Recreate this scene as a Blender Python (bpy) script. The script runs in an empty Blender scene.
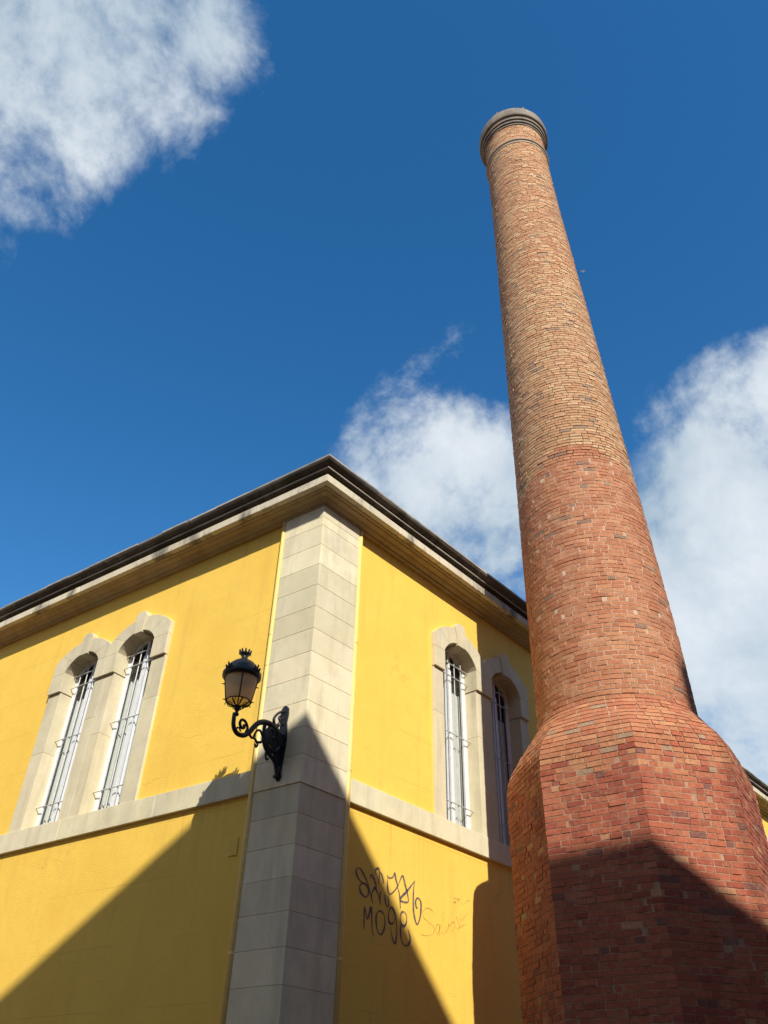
import bpy, bmesh, math, random
from mathutils import Vector, Matrix
from mathutils.geometry import tessellate_polygon
random.seed(7)
R = math.radians
sc = bpy.context.scene
col = sc.collection

# ------------------------------------------------------------------ camera
cam = bpy.data.cameras.new('camera'); co = bpy.data.objects.new('camera', cam); col.objects.link(co)
cam.sensor_fit = 'VERTICAL'; cam.sensor_height = 24; cam.lens = 811.77 / 1024 * 24
cam.clip_start = 0.05; cam.clip_end = 20000
Mr = Matrix(((0.755684691609347, 0.6545264053938435, 0.023148034678993644),
             (0.3944480318266327, -0.483056657346206, 0.7817077561222004),
             (0.52283017993932, -0.5815938878940561, -0.6232151735226721)))
co.matrix_world = Mr.transposed().to_4x4()          # camera stands at the origin, ground is 1.6 m below it
sc.camera = co
sc.render.resolution_x = 768; sc.render.resolution_y = 1024
sc.view_settings.view_transform = 'Standard'; sc.view_settings.look = 'None'
sc.view_settings.gamma = 1; sc.view_settings.use_curve_mapping = False
sc.view_settings.exposure = 0.27
GZ = -1.6

# ------------------------------------------------------------------ frame of the building
C = Vector((-6.6181, 6.0992)); al = R(6.33287)
Ld = Vector((-math.cos(al), -math.sin(al))); nL = Vector((math.sin(al), -math.cos(al)))
Rd = Vector((0, 1)); nR = Vector((1, 0))
vx = Vector((1, -0.8955))
def Lp(a, o, z): p = C + Ld*a + nL*o; return (p.x, p.y, z)
def Rp(a, o, z): p = C + Rd*a + nR*o; return (p.x, p.y, z)
SUN_AZ, SUN_EL = 123.3, 36.0
WO = -.055          # the plaster stands back from the face of the corner pier

# ------------------------------------------------------------------ helpers
def tag(o, label=None, cat=None, group=None, kind=None):
    if label: o['label'] = label
    if cat: o['category'] = cat
    if group: o['group'] = group
    if kind: o['kind'] = kind
    return o
def empty(name, loc=(0, 0, 0)):
    o = bpy.data.objects.new(name, None); o.location = loc; col.objects.link(o); return o
def parent(o, p):
    o.parent = p; o.matrix_parent_inverse = p_world(p).inverted()
def p_world(p):
    m = Matrix.Translation(p.location)
    return m @ p_inv(p)
def p_inv(p): return Matrix.Identity(4)
class MB:
    def __init__(s): s.v = []; s.f = []; s.c = []; s.mi = []; s.col = (1, 1, 1); s.m = 0; s.sm = []; s.smooth = False
    def add(s, vs, fs):
        n = len(s.v); s.v += [tuple(v) for v in vs]; s.c += [s.col]*len(vs)
        for f in fs: s.f.append([i+n for i in f]); s.mi.append(s.m); s.sm.append(s.smooth)
    def box8(s, p):            # p: 4 bottom then 4 top, CCW
        s.add(p, [(3, 2, 1, 0), (4, 5, 6, 7), (0, 1, 5, 4), (1, 2, 6, 5), (2, 3, 7, 6), (3, 0, 4, 7)])
    def boxm(s, mp, a0, a1, o0, o1, z0, z1):
        s.box8([mp(a0, o0, z0), mp(a1, o0, z0), mp(a1, o1, z0), mp(a0, o1, z0), mp(a0, o0, z1), mp(a1, o0, z1), mp(a1, o1, z1), mp(a0, o1, z1)])
    def box(s, x0, x1, y0, y1, z0, z1): s.boxm(lambda a, o, z: (a, o, z), x0, x1, y0, y1, z0, z1)
    def prism(s, poly, mp, o0, o1):      # poly in (a,z), extruded from o0 to o1
        n = len(poly)
        vs = [mp(a, o1, z) for a, z in poly] + [mp(a, o0, z) for a, z in poly]
        tri = tessellate_polygon([[Vector((a, z, 0)) for a, z in poly]])
        fs = [tuple(t) for t in tri] + [tuple(i+n for i in reversed(t)) for t in tri]
        for i in range(n): j = (i+1) % n; fs.append((i, j, j+n, i+n))
        s.add(vs, fs)
    def tube(s, pts, r, n=8, cap=True):
        pts = [Vector(p) for p in pts]; m = len(pts)
        rr = r if isinstance(r, (list, tuple)) else [r]*m
        vs = []; up = None
        for i, p in enumerate(pts):
            t = (pts[min(i+1, m-1)] - pts[max(i-1, 0)]).normalized()
            if up is None: up = Vector((0, 0, 1)) if abs(t.z) < .9 else Vector((1, 0, 0))
            b = t.cross(up).normalized(); up = b.cross(t).normalized()
            for k in range(n):
                a = 2*math.pi*k/n; vs.append(p + (b*math.cos(a) + up*math.sin(a))*rr[i])
        fs = []
        for i in range(m-1):
            for k in range(n): fs.append((i*n+k, i*n+(k+1) % n, (i+1)*n+(k+1) % n, (i+1)*n+k))
        if cap: fs.append(tuple(reversed(range(n)))); fs.append(tuple((m-1)*n+k for k in range(n)))
        s.add(vs, fs)
    def lathe(s, prof, cen, n=48, cz=0, shift=None):
        vs = []
        for r, z in prof:
            cx, cy = cen if not shift else shift(z+cz)
            for k in range(n):
                a = 2*math.pi*k/n; vs.append((cx + r*math.cos(a), cy + r*math.sin(a), z+cz))
        fs = []
        for i in range(len(prof)-1):
            for k in range(n): fs.append((i*n+k, i*n+(k+1) % n, (i+1)*n+(k+1) % n, (i+1)*n+k))
        s.add(vs, fs)
    def build(s, name, mats, par=None, bevel=0):
        me = bpy.data.meshes.new(name); me.from_pydata(s.v, [], s.f)
        if not isinstance(mats, (list, tuple)): mats = [mats]
        for m in mats: me.materials.append(m)
        me.polygons.foreach_set('material_index', s.mi); me.polygons.foreach_set('use_smooth', s.sm)
        ca = me.color_attributes.new('Tint', 'FLOAT_COLOR', 'POINT')
        ca.data.foreach_set('color', [x for c in s.c for x in (c[0], c[1], c[2], 1)])
        me.update()
        bm = bmesh.new(); bm.from_mesh(me); bmesh.ops.recalc_face_normals(bm, faces=bm.faces); bm.to_mesh(me); bm.free()
        o = bpy.data.objects.new(name, me); col.objects.link(o)
        if par:
            o.parent = par
            w = Vector(par.location)
            if par.parent: w = w + Vector(par.parent.location)
            me.transform(Matrix.Translation(-w)) if par.type == 'EMPTY' else me.transform(Matrix.Translation(-Vector(base_of(par))))
        if bevel:
            b = o.modifiers.new('bevel', 'BEVEL'); b.width = bevel; b.segments = 2; b.limit_method = 'ANGLE'; b.angle_limit = R(40)
        return o
def base_of(o):
    v = Vector((0, 0, 0))
    while o: v += Vector(o.location); o = o.parent
    return v

# ------------------------------------------------------------------ materials
def mat(name):
    m = bpy.data.materials.new(name); m.use_nodes = True; nt = m.node_tree
    return m, nt, nt.nodes['Principled BSDF']
def N(nt, t, **k):
    n = nt.nodes.new(t)
    for a, b in k.items():
        if a.startswith('i_'):
            key = a[2:]; key = int(key) if key.isdigit() else key.replace('_', ' ')
            n.inputs[key].default_value = b
        else: setattr(n, a, b)
    return n
def noise(nt, scale, detail=6, rough=.55, vec=None, dist=0):
    n = N(nt, 'ShaderNodeTexNoise'); n.inputs['Scale'].default_value = scale; n.inputs['Detail'].default_value = detail
    n.inputs['Roughness'].default_value = rough; n.inputs['Distortion'].default_value = dist
    if vec: nt.links.new(vec, n.inputs['Vector'])
    return n.outputs['Fac']
def ramp(nt, fac, stops):
    r = N(nt, 'ShaderNodeValToRGB'); e = r.color_ramp.elements
    while len(e) < len(stops): e.new(.5)
    for i, (p, c) in enumerate(stops):
        e[i].position = p; e[i].color = (c, c, c, 1) if not isinstance(c, tuple) else (*c, 1)
    nt.links.new(fac, r.inputs['Fac']); return r.outputs['Color']
def mix(nt, fac, a, b, mode='MIX'):
    m = N(nt, 'ShaderNodeMix', data_type='RGBA', blend_type=mode)
    def put(sock, v):
        if isinstance(v, tuple): sock.default_value = (*v, 1)
        elif isinstance(v, float): sock.default_value = v
        else: nt.links.new(v, sock)
    put(m.inputs['Factor'], fac); put(m.inputs['A'], a); put(m.inputs['B'], b)
    return m.outputs['Result']
def math_(nt, op, a, b=None, c=None):
    m = N(nt, 'ShaderNodeMath', operation=op)
    for i, v in enumerate((a, b, c)):
        if v is None: continue
        if isinstance(v, (int, float)): m.inputs[i].default_value = v
        else: nt.links.new(v, m.inputs[i])
    return m.outputs[0]
def bump(nt, h, strength, dist, bs, prev=None):
    b = N(nt, 'ShaderNodeBump'); b.inputs['Strength'].default_value = strength; b.inputs['Distance'].default_value = dist
    nt.links.new(h, b.inputs['Height'])
    if prev: nt.links.new(prev, b.inputs['Normal'])
    nt.links.new(b.outputs[0], bs.inputs['Normal']); return b.outputs[0]
def geo(nt): return N(nt, 'ShaderNodeNewGeometry').outputs['Position']
def scaled(nt, v, s):
    m = N(nt, 'ShaderNodeMapping'); m.inputs['Scale'].default_value = s; nt.links.new(v, m.inputs['Vector']); return m.outputs[0]

def plaster():
    m, nt, b = mat('yellow_plaster'); P = geo(nt)
    n1 = noise(nt, .9, 5, .6, P); n2 = noise(nt, 9, 6, .6, P); st = noise(nt, 1, 6, .65, scaled(nt, P, (5, 5, .5)))
    c = mix(nt, ramp(nt, n1, [(.35, 0.), (.7, 1.)]), (.81, .515, .072), (.86, .565, .090))
    c = mix(nt, ramp(nt, n2, [(.48, 0.), (.75, .5)]), c, (.78, .485, .075))
    c = mix(nt, ramp(nt, st, [(.55, 0.), (.8, .5)]), c, (.60, .37, .07))
    # fine cracks / grime lines
    v = N(nt, 'ShaderNodeTexVoronoi', feature='DISTANCE_TO_EDGE'); v.inputs['Scale'].default_value = .55
    dv = N(nt, 'ShaderNodeVectorMath', operation='ADD'); nz = N(nt, 'ShaderNodeTexNoise'); nz.inputs['Scale'].default_value = 1.7; nz.inputs['Detail'].default_value = 6
    nt.links.new(P, nz.inputs['Vector']); nt.links.new(scaled(nt, P, (.6, .6, 2.2)), dv.inputs[0]); nt.links.new(nz.outputs['Color'], dv.inputs[1])
    nt.links.new(dv.outputs[0], v.inputs['Vector'])
    ck = ramp(nt, v.outputs['Distance'], [(0., 1.), (.006, 0.)])
    ck = math_(nt, 'MULTIPLY', ck, ramp(nt, noise(nt, 1.3, 3, .5, P), [(.56, 0.), (.66, .35)]))
    c = mix(nt, ck, c, (.42, .27, .04))
    # faint scored course lines
    sp = N(nt, 'ShaderNodeSeparateXYZ'); nt.links.new(P, sp.inputs[0])
    zz = math_(nt, 'FRACT', math_(nt, 'MULTIPLY', math_(nt, 'ADD', sp.outputs['Z'], 10.02), 1/.66))
    ln = math_(nt, 'LESS_THAN', zz, .012)
    ln = math_(nt, 'MULTIPLY', ln, ramp(nt, noise(nt, .8, 4, .6, P), [(.45, 0.), (.6, .5)]))
    c = mix(nt, ln, c, (.55, .36, .05))
    s3 = noise(nt, 1, 4, .6, scaled(nt, P, (16, 16, .35)))
    below = math_(nt, 'MULTIPLY', math_(nt, 'LESS_THAN', sp.outputs['Z'], 3.3), math_(nt, 'MAXIMUM', math_(nt, 'SUBTRACT', 1., math_(nt, 'MULTIPLY', math_(nt, 'SUBTRACT', 3.3, sp.outputs['Z']), .9)), 0))
    c = mix(nt, math_(nt, 'MULTIPLY', below, ramp(nt, s3, [(.56, 0.), (.72, .5)])), c, (.42, .27, .05))
    c = mix(nt, ramp(nt, noise(nt, 26, 3, .6, P), [(.70, 0.), (.76, .3)]), c, (.50, .32, .05))
    nt.links.new(c, b.inputs['Base Color']); b.inputs['Roughness'].default_value = .75
    h = math_(nt, 'ADD', math_(nt, 'MULTIPLY', noise(nt, 1.6, 3, .5, P), 3.), noise(nt, 60, 5, .6, P))
    h = math_(nt, 'SUBTRACT', h, math_(nt, 'MULTIPLY', math_(nt, 'ADD', ln, ck), 1.2))
    bump(nt, h, .5, .008, b)
    return m
def stone(name, c1, c2, dirt=.35, stain=0., grain=1.):
    m, nt, b = mat(name); P = geo(nt)
    at = N(nt, 'ShaderNodeAttribute', attribute_name='Tint')
    c = mix(nt, ramp(nt, noise(nt, 2.6, 9, .7, P), [(.35, 0.), (.65, 1.)]), c1, c2)
    c = mix(nt, 1., c, at.outputs['Color'], 'MULTIPLY')
    st = noise(nt, 1., 6, .6, scaled(nt, P, (6, 6, .8)))
    c = mix(nt, ramp(nt, st, [(.5, 0.), (.78, dirt)]), c, tuple(x*.55 for x in c1))
    sp = ramp(nt, noise(nt, 38, 4, .7, P), [(.62, 0.), (.74, .5)])
    c = mix(nt, sp, c, tuple(x*.6 for x in c1))
    c = mix(nt, ramp(nt, noise(nt, 1.1, 8, .72, scaled(nt, P, (1, 1, .6))), [(.50, 0.), (.72, .45)]), c, (.36, .33, .26))
    if stain:
        s2 = noise(nt, 1.1, 6, .65, scaled(nt, P, (1.4, 1.4, .7)))
        c = mix(nt, ramp(nt, s2, [(.52, 0.), (.64, stain)]), c, (.09, .08, .065))
    nt.links.new(c, b.inputs['Base Color']); b.inputs['Roughness'].default_value = .85
    bump(nt, math_(nt, 'ADD', noise(nt, 70, 6, .65, P), math_(nt, 'MULTIPLY', noise(nt, 6, 5, .6, P), 2.)), .35*grain, .005, b)
    return m
def brickm():
    m, nt, b = mat('fired_brick'); P = geo(nt)
    at = N(nt, 'ShaderNodeAttribute', attribute_name='Tint')
    n = ramp(nt, noise(nt, 28, 6, .65, P), [(.3, .72), (.7, 1.22)])
    c = mix(nt, 1., at.outputs['Color'], n, 'MULTIPLY')
    w = ramp(nt, noise(nt, 3.2, 6, .65, scaled(nt, P, (1, 1, .8))), [(.56, 0.), (.74, .35)])
    c = mix(nt, w, c, (.46, .29, .165))
    sm = ramp(nt, noise(nt, 19, 5, .7, P), [(.54, 0.), (.70, .35)])
    c = mix(nt, sm, c, (.46, .29, .175))
    d = ramp(nt, noise(nt, 1.7, 5, .6, scaled(nt, P, (1.2, 1.2, .5))), [(.56, 0.), (.8, .4)])
    c = mix(nt, d, c, (.16, .075, .05))
    nt.links.new(c, b.inputs['Base Color']); b.inputs['Roughness'].default_value = .9
    bump(nt, noise(nt, 90, 6, .7, P), .6, .006, b)
    return m
def mortarm():
    m, nt, b = mat('lime_mortar'); P = geo(nt)
    at = N(nt, 'ShaderNodeAttribute', attribute_name='Tint')
    c = mix(nt, 1., at.outputs['Color'], ramp(nt, noise(nt, 9, 6, .7, P), [(.3, .55), (.7, 1.15)]), 'MULTIPLY')
    nt.links.new(c, b.inputs['Base Color']); b.inputs['Roughness'].default_value = .95
    bump(nt, noise(nt, 120, 4, .6, P), .5, .004, b); return m
def plain(name, c, rough=.6, metal=0., var=.25, scale=12, bs=.15):
    m, nt, b = mat(name); P = geo(nt)
    k = mix(nt, ramp(nt, noise(nt, scale, 6, .6, P), [(.3, 0.), (.7, 1.)]), tuple(x*(1-var) for x in c), tuple(min(1, x*(1+var*.5)) for x in c))
    nt.links.new(k, b.inputs['Base Color']); b.inputs['Roughness'].default_value = rough; b.inputs['Metallic'].default_value = metal
    bump(nt, noise(nt, scale*6, 5, .6, P), bs, .003, b); return m

M_PL = plaster()
M_ST = stone('pale_sandstone', (.65, .565, .36), (.73, .65, .43), .5)
M_SU = stone('beige_surround_stone', (.58, .50, .32), (.66, .58, .385), .5)
M_CO = stone('stained_cornice_stone', (.58, .50, .35), (.66, .58, .42), .6, .85)
M_CU = stone('cornice_moulding_stone', (.36, .26, .13), (.44, .33, .18), .55)
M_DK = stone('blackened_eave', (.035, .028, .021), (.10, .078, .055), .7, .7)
M_LIP = stone('grey_eave_lip', (.30, .27, .23), (.44, .40, .34), .6, .6)
M_BR = brickm(); M_MO = mortarm()
M_CAP = stone('weathered_cap_stone', (.13, .10, .075), (.27, .215, .155), .6, .5)
M_RING = stone('weathered_ring_stone', (.30, .22, .155), (.42, .32, .23), .6)
M_PIPE = plain('yellow_painted_pipe', (.80, .56, .17), .5, 0, .12)
M_IRON = plain('black_cast_iron', (.022, .024, .026), .42, .3, .4, 20, .3)
M_BAR = plain('galvanised_bar', (.56, .55, .53), .5, .2, .25)
M_WH = plain('white_painted_frame', (.72, .74, .74), .45, 0, .08)
M_CUR = plain('pale_blind_fabric', (.52, .54, .51), .8, 0, .06)
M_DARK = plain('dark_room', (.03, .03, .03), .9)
M_TAG = plain('violet_grey_spray', (.14, .12, .17), .6, 0, .4)
M_TAG3 = plain('brown_marker', (.52, .33, .07), .7, 0, .4)
def spray(name, c, lo, hi):
    m, nt, b = mat(name); P = geo(nt); b.inputs['Base Color'].default_value = (*c, 1); b.inputs['Roughness'].default_value = .7
    nt.links.new(ramp(nt, noise(nt, 22, 5, .65, P), [(.32, lo), (.62, hi)]), b.inputs['Alpha']); return m
M_TAG = spray('violet_grey_spray', (.09, .075, .11), .45, 1.)
M_TAG3 = spray('brown_marker', (.36, .22, .06), .1, .8)
M_COV = plain('painted_cover', (.74, .49, .06), .6, 0, .1)
M_TILE = plain('clay_roof_tile', (.36, .16, .09), .85, 0, .4)
M_NB = plain('terracotta_render', (.34, .19, .10), .85, 0, .15, 2)
def glass(name, tint, rough, refl=.12):
    m, nt, b = mat(name); nt.nodes.remove(b); out = nt.nodes['Material Output']
    t = N(nt, 'ShaderNodeBsdfTransparent'); t.inputs[0].default_value = (*tint, 1)
    g = N(nt, 'ShaderNodeBsdfGlossy'); g.inputs['Roughness'].default_value = rough
    lw = N(nt, 'ShaderNodeLayerWeight'); fr = N(nt, 'ShaderNodeMath', operation='MULTIPLY_ADD')
    pw = N(nt, 'ShaderNodeMath', operation='POWER'); nt.links.new(lw.outputs['Facing'], pw.inputs[0]); pw.inputs[1].default_value = 4.
    nt.links.new(pw.outputs[0], fr.inputs[0]); fr.inputs[1].default_value = .8; fr.inputs[2].default_value = .05
    mx = N(nt, 'ShaderNodeMixShader'); nt.links.new(fr.outputs[0], mx.inputs[0])
    nt.links.new(t.outputs[0], mx.inputs[1]); nt.links.new(g.outputs[0], mx.inputs[2]); nt.links.new(mx.outputs[0], out.inputs[0]); return m
M_GL = glass('window_glass', (.93, .94, .92), .02)
def frosted():
    m, nt, b = mat('frosted_amber_glass'); nt.nodes.remove(b); out = nt.nodes['Material Output']; P = geo(nt)
    c = mix(nt, ramp(nt, noise(nt, 7, 4, .6, P), [(.3, 0.), (.7, 1.)]), (.94, .74, .42), (.96, .82, .55))
    d = N(nt, 'ShaderNodeBsdfDiffuse'); t = N(nt, 'ShaderNodeBsdfTranslucent'); tr = N(nt, 'ShaderNodeBsdfTransparent')
    tr.inputs[0].default_value = (.9, .8, .62, 1)
    g = N(nt, 'ShaderNodeBsdfGlossy'); g.inputs['Roughness'].default_value = .25
    nt.links.new(c, d.inputs[0]); nt.links.new(c, t.inputs[0])
    a = N(nt, 'ShaderNodeMixShader'); a.inputs[0].default_value = .32; nt.links.new(d.outputs[0], a.inputs[1]); nt.links.new(t.outputs[0], a.inputs[2])
    e = N(nt, 'ShaderNodeMixShader'); e.inputs[0].default_value = .42; nt.links.new(a.outputs[0], e.inputs[1]); nt.links.new(tr.outputs[0], e.inputs[2])
    f = N(nt, 'ShaderNodeMixShader'); f.inputs[0].default_value = .03; nt.links.new(e.outputs[0], f.inputs[1]); nt.links.new(g.outputs[0], f.inputs[2])
    nt.links.new(f.outputs[0], out.inputs[0]); return m
M_FR = frosted()
def paving():
    m, nt, b = mat('street_paving'); P = geo(nt)
    br = N(nt, 'ShaderNodeTexBrick'); br.inputs['Scale'].default_value = 1.; br.inputs['Brick Width'].default_value = .6; br.inputs['Row Height'].default_value = .4
    br.inputs['Mortar Size'].default_value = .008; br.inputs['Color1'].default_value = (.24, .15, .09, 1); br.inputs['Color2'].default_value = (.29, .18, .11, 1); br.inputs['Mortar'].default_value = (.12, .11, .1, 1)
    nt.links.new(P, br.inputs['Vector'])
    c = mix(nt, ramp(nt, noise(nt, .7, 7, .6, P), [(.4, 0.), (.75, .5)]), br.outputs['Color'], (.18, .165, .14))
    nt.links.new(c, b.inputs['Base Color']); b.inputs['Roughness'].default_value = .85; bump(nt, noise(nt, 40, 5, .6, P), .3, .004, b); return m
M_GR = paving()

# ------------------------------------------------------------------ ground
g = MB(); g.add([(-4000, -4000, GZ), (4000, -4000, GZ), (4000, 4000, GZ), (-4000, 4000, GZ)], [(0, 1, 2, 3)])
tag(g.build('ground', M_GR), 'paved street ground', None, None, 'structure')

# ------------------------------------------------------------------ yellow building
B = empty('yellow_building', (C.x, C.y, GZ))
tag(B, 'two storey yellow plastered building with pale stone corner pier, sill course and heavy eaves', 'building')
LEN_L, LEN_R = 16., 26.
ZB = 7.22
PAIRS = [(Lp, 2.81, 5.50, 'L'), (Lp, 9.3, 11.99, 'L'), (Rp, 2.48, 5.02, 'R'), (Rp, 8.8, 11.34, 'R'), (Rp, 15.1, 17.64, 'R'), (Rp, 21.4, 23.94, 'R')]
SILL, IMP, SPR, CRN = 3.552, 5.75, 6.08, 6.35
def openings(a0, a1):
    side, ow = (.30, .82) if a1-a0 > 2.6 else (.235, .83)
    mid = (a0+a1)/2
    return [(a0, a0+side, a0+side+ow, mid), (mid, a1-side-ow, a1-side, a1)]
def arc(a0, a1, zs, zc, n=10):
    w = (a1-a0)/2; h = zc-zs; r = (w*w+h*h)/(2*h); m = (a0+a1)/2; cz = zc-r
    t = math.asin(min(1, w/r)); return [(m + r*math.sin(-t + 2*t*i/n), cz + r*math.cos(-t + 2*t*i/n)) for i in range(n+1)]
def wall(mp, length, which):
    mb = MB(); outer = [(0.05, GZ), (length, GZ), (length, ZB+.05), (0.05, ZB+.05)]
    loops = [outer]
    for f, a0, a1, w in PAIRS:
        if w != which: continue
        for (e0, b0, b1, e1) in openings(a0, a1):
            hole = [(b0-.05, SILL-.1), (b0-.05, SPR)] + [(x + (-.05 if x < (b0+b1)/2 else .05)*abs(x-(b0+b1)/2)/((b1-b0)/2), z+.05) for x, z in arc(b0, b1, SPR, CRN, 8)][1:-1] + [(b1+.05, SPR), (b1+.05, SILL-.1)]
            loops.append(list(reversed(hole)))
    flat = [p for l in loops for p in l]
    tri = tessellate_polygon([[Vector((a, z, 0)) for a, z in l] for l in loops])
    mb.add([mp(a, WO, z) for a, z in flat], [tuple(t) for t in tri])
    return mb
wall(Lp, LEN_L, 'L').build('wall', M_PL, B)
wall(Rp, LEN_R, 'R').build('wall', M_PL, B)
# rear walls
fl = C + Ld*LEN_L + nL*-.1; fr = C + Rd*LEN_R + nR*-.1; far = fl + Rd*(LEN_R-.5)
mb = MB(); mb.add([(fl.x, fl.y, GZ), (far.x, far.y, GZ), (far.x, far.y, ZB), (fl.x, fl.y, ZB)], [(0, 1, 2, 3)]); mb.build('wall', M_PL, B)
mb = MB(); mb.add([(fr.x, fr.y, GZ), (far.x, far.y, GZ), (far.x, far.y, ZB), (fr.x, fr.y, ZB)], [(0, 1, 2, 3)]); mb.build('wall', M_PL, B)
# floor above the rooms keeps the loft dark
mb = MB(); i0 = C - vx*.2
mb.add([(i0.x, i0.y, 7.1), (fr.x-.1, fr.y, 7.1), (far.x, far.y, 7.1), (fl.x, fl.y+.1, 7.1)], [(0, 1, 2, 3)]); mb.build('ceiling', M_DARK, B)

def tint(v=.07): k = 1+random.uniform(-v, v); return (k*random.uniform(.985, 1.015), k, k*random.uniform(.97, 1.03))
# corner pier of stacked blocks
mb = MB()
PL_, PR_ = .690, .735
def pier(z0, z1, off):
    k = C + vx*off
    a = C + Ld*PL_ + nL*off; b = C + Ld*PL_ - nL*.3; d = C + Rd*PR_ - nR*.3; e = C + Rd*PR_ + nR*off; i = C - vx*.3
    pts = [k, e, d, i, b, a]
    n = 6; vs = [(p.x, p.y, z0) for p in pts] + [(p.x, p.y, z1) for p in pts]
    mb.add(vs, [tuple(range(n)), tuple(range(n, 2*n))] + [(j, (j+1) % n, (j+1) % n+n, j+n) for j in range(n)])
mb.col = (.62, .58, .52); pier(GZ, ZB-.01, -.004)
zj = [1.292 + .3285*k for k in range(-9, 19)]
zj = [GZ] + [z for z in zj if z > GZ+.1] + [ZB]
zj[-2] = min(zj[-2], 7.02)
for z0, z1 in zip(zj, zj[1:]):
    if z1-z0 < .05: continue
    mb.col = tint(.13); pier(z0+.0016, z1-.0016, 0.012 if z0 > 3.2 else random.uniform(-.001, .001))
mb.build('corner_pier', M_ST, B, .004)
# string course in blocks
for mp, st, ln in ((Lp, .772, LEN_L), (Rp, .822, LEN_R)):
    mb = MB(); a = st
    while a < ln:
        b = min(ln, a+random.uniform(1.5, 2.3))
        mb.col = tint(.06); mb.boxm(mp, a+.002, b-.002, -.12, 0.0, 3.27, 3.55); a = b
    mb.build('sill_course', M_ST, B, .005)
# window surrounds, frames, bars
def surround(mp, e0, b0, b1, e1, left, right):
    mp0 = mp; dz = .05 if mp is Lp else 0.
    def mp(a, o, z): return mp0(a, o, z - dz*min(1, max(0, (z-5.)/.7)) - dz*min(1, max(0, (z-6.)/.7)))
    mb = MB(); m = (b0+b1)/2; D = -.315
    ex = arc(e0, e1, 6.31, 6.60, 14)
    inn = arc(b0, b1, SPR, CRN, 14)
    kb, kt = .085, .125
    def zin(x): return next((z0 + (z1-z0)*(x-x0)/(x1-x0) for (x0, z0), (x1, z1) in zip(inn, inn[1:]) if x0 <= x <= x1), SPR)
    def zex(x): return next((z0 + (z1-z0)*(x-x0)/(x1-x0) for (x0, z0), (x1, z1) in zip(ex, ex[1:]) if x0 <= x <= x1), 6.31)
    g_ = .0008; UP = .022; IN = .010
    for (x0, x1) in ((e0, b0), (b1, e1)):
        zs = [SILL, SILL+random.uniform(.9, 1.5), IMP-.012]
        for z0, z1 in zip(zs, zs[1:]):
            mb.col = tint(.05); mb.boxm(mp, x0, x1, D, -.018, z0+g_, z1-g_)
        mb.col = tint(.05); mb.boxm(mp, x0-(IN if x0 == b1 else 0), x1+(IN if x1 == b0 else 0), D, UP, IMP, SPR-g_)
    # haunches, split by one radial joint
    for s in (-1, 1):
        bx_, exx = (b0, e0) if s < 0 else (b1, e1)
        jx_in, jx_ex = m + s*(b1-b0)*.34, m + s*(e1-e0)*.42
        def seg(arcpts, xa, xb): return [(x, z) for x, z in arcpts if min(xa, xb)+.004 < x < max(xa, xb)-.004]
        low = [(bx_, SPR+g_)] + sorted(seg(inn, bx_, jx_in), key=lambda p: s*-p[0]) + [(jx_in, zin(jx_in)), (jx_ex, zex(jx_ex))] + sorted(seg(ex, jx_ex, exx), key=lambda p: s*p[0]) + [(exx, 6.31), (exx, SPR+g_)]
        mb.col = tint(.05); mb.prism(low, mp, D, UP)
        kbx, ktx = m + s*(kb+.002), m + s*(kt+.002)
        up = [(jx_in - s*.0015, zin(jx_in))] + sorted(seg(inn, jx_in, kbx), key=lambda p: s*-p[0]) + [(kbx, zin(kbx)), (ktx, zex(ktx))] + sorted(seg(ex, ktx, jx_ex), key=lambda p: s*p[0]) + [(jx_ex - s*.0015, zex(jx_ex))]
        mb.col = tint(.05); mb.prism(up, mp, D, UP)
    key = [(m-kb, CRN-.045), (m+kb, CRN-.045), (m+kt, 6.63), (m+kt*.75, 6.69), (m+kt*.3, 6.715), (m-kt*.3, 6.715), (m-kt*.75, 6.69), (m-kt, 6.63)]
    mb.col = tint(.03); mb.prism(key, mp, D, .042)
    mb.build('window_surround', M_SU, B, .004)
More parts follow.
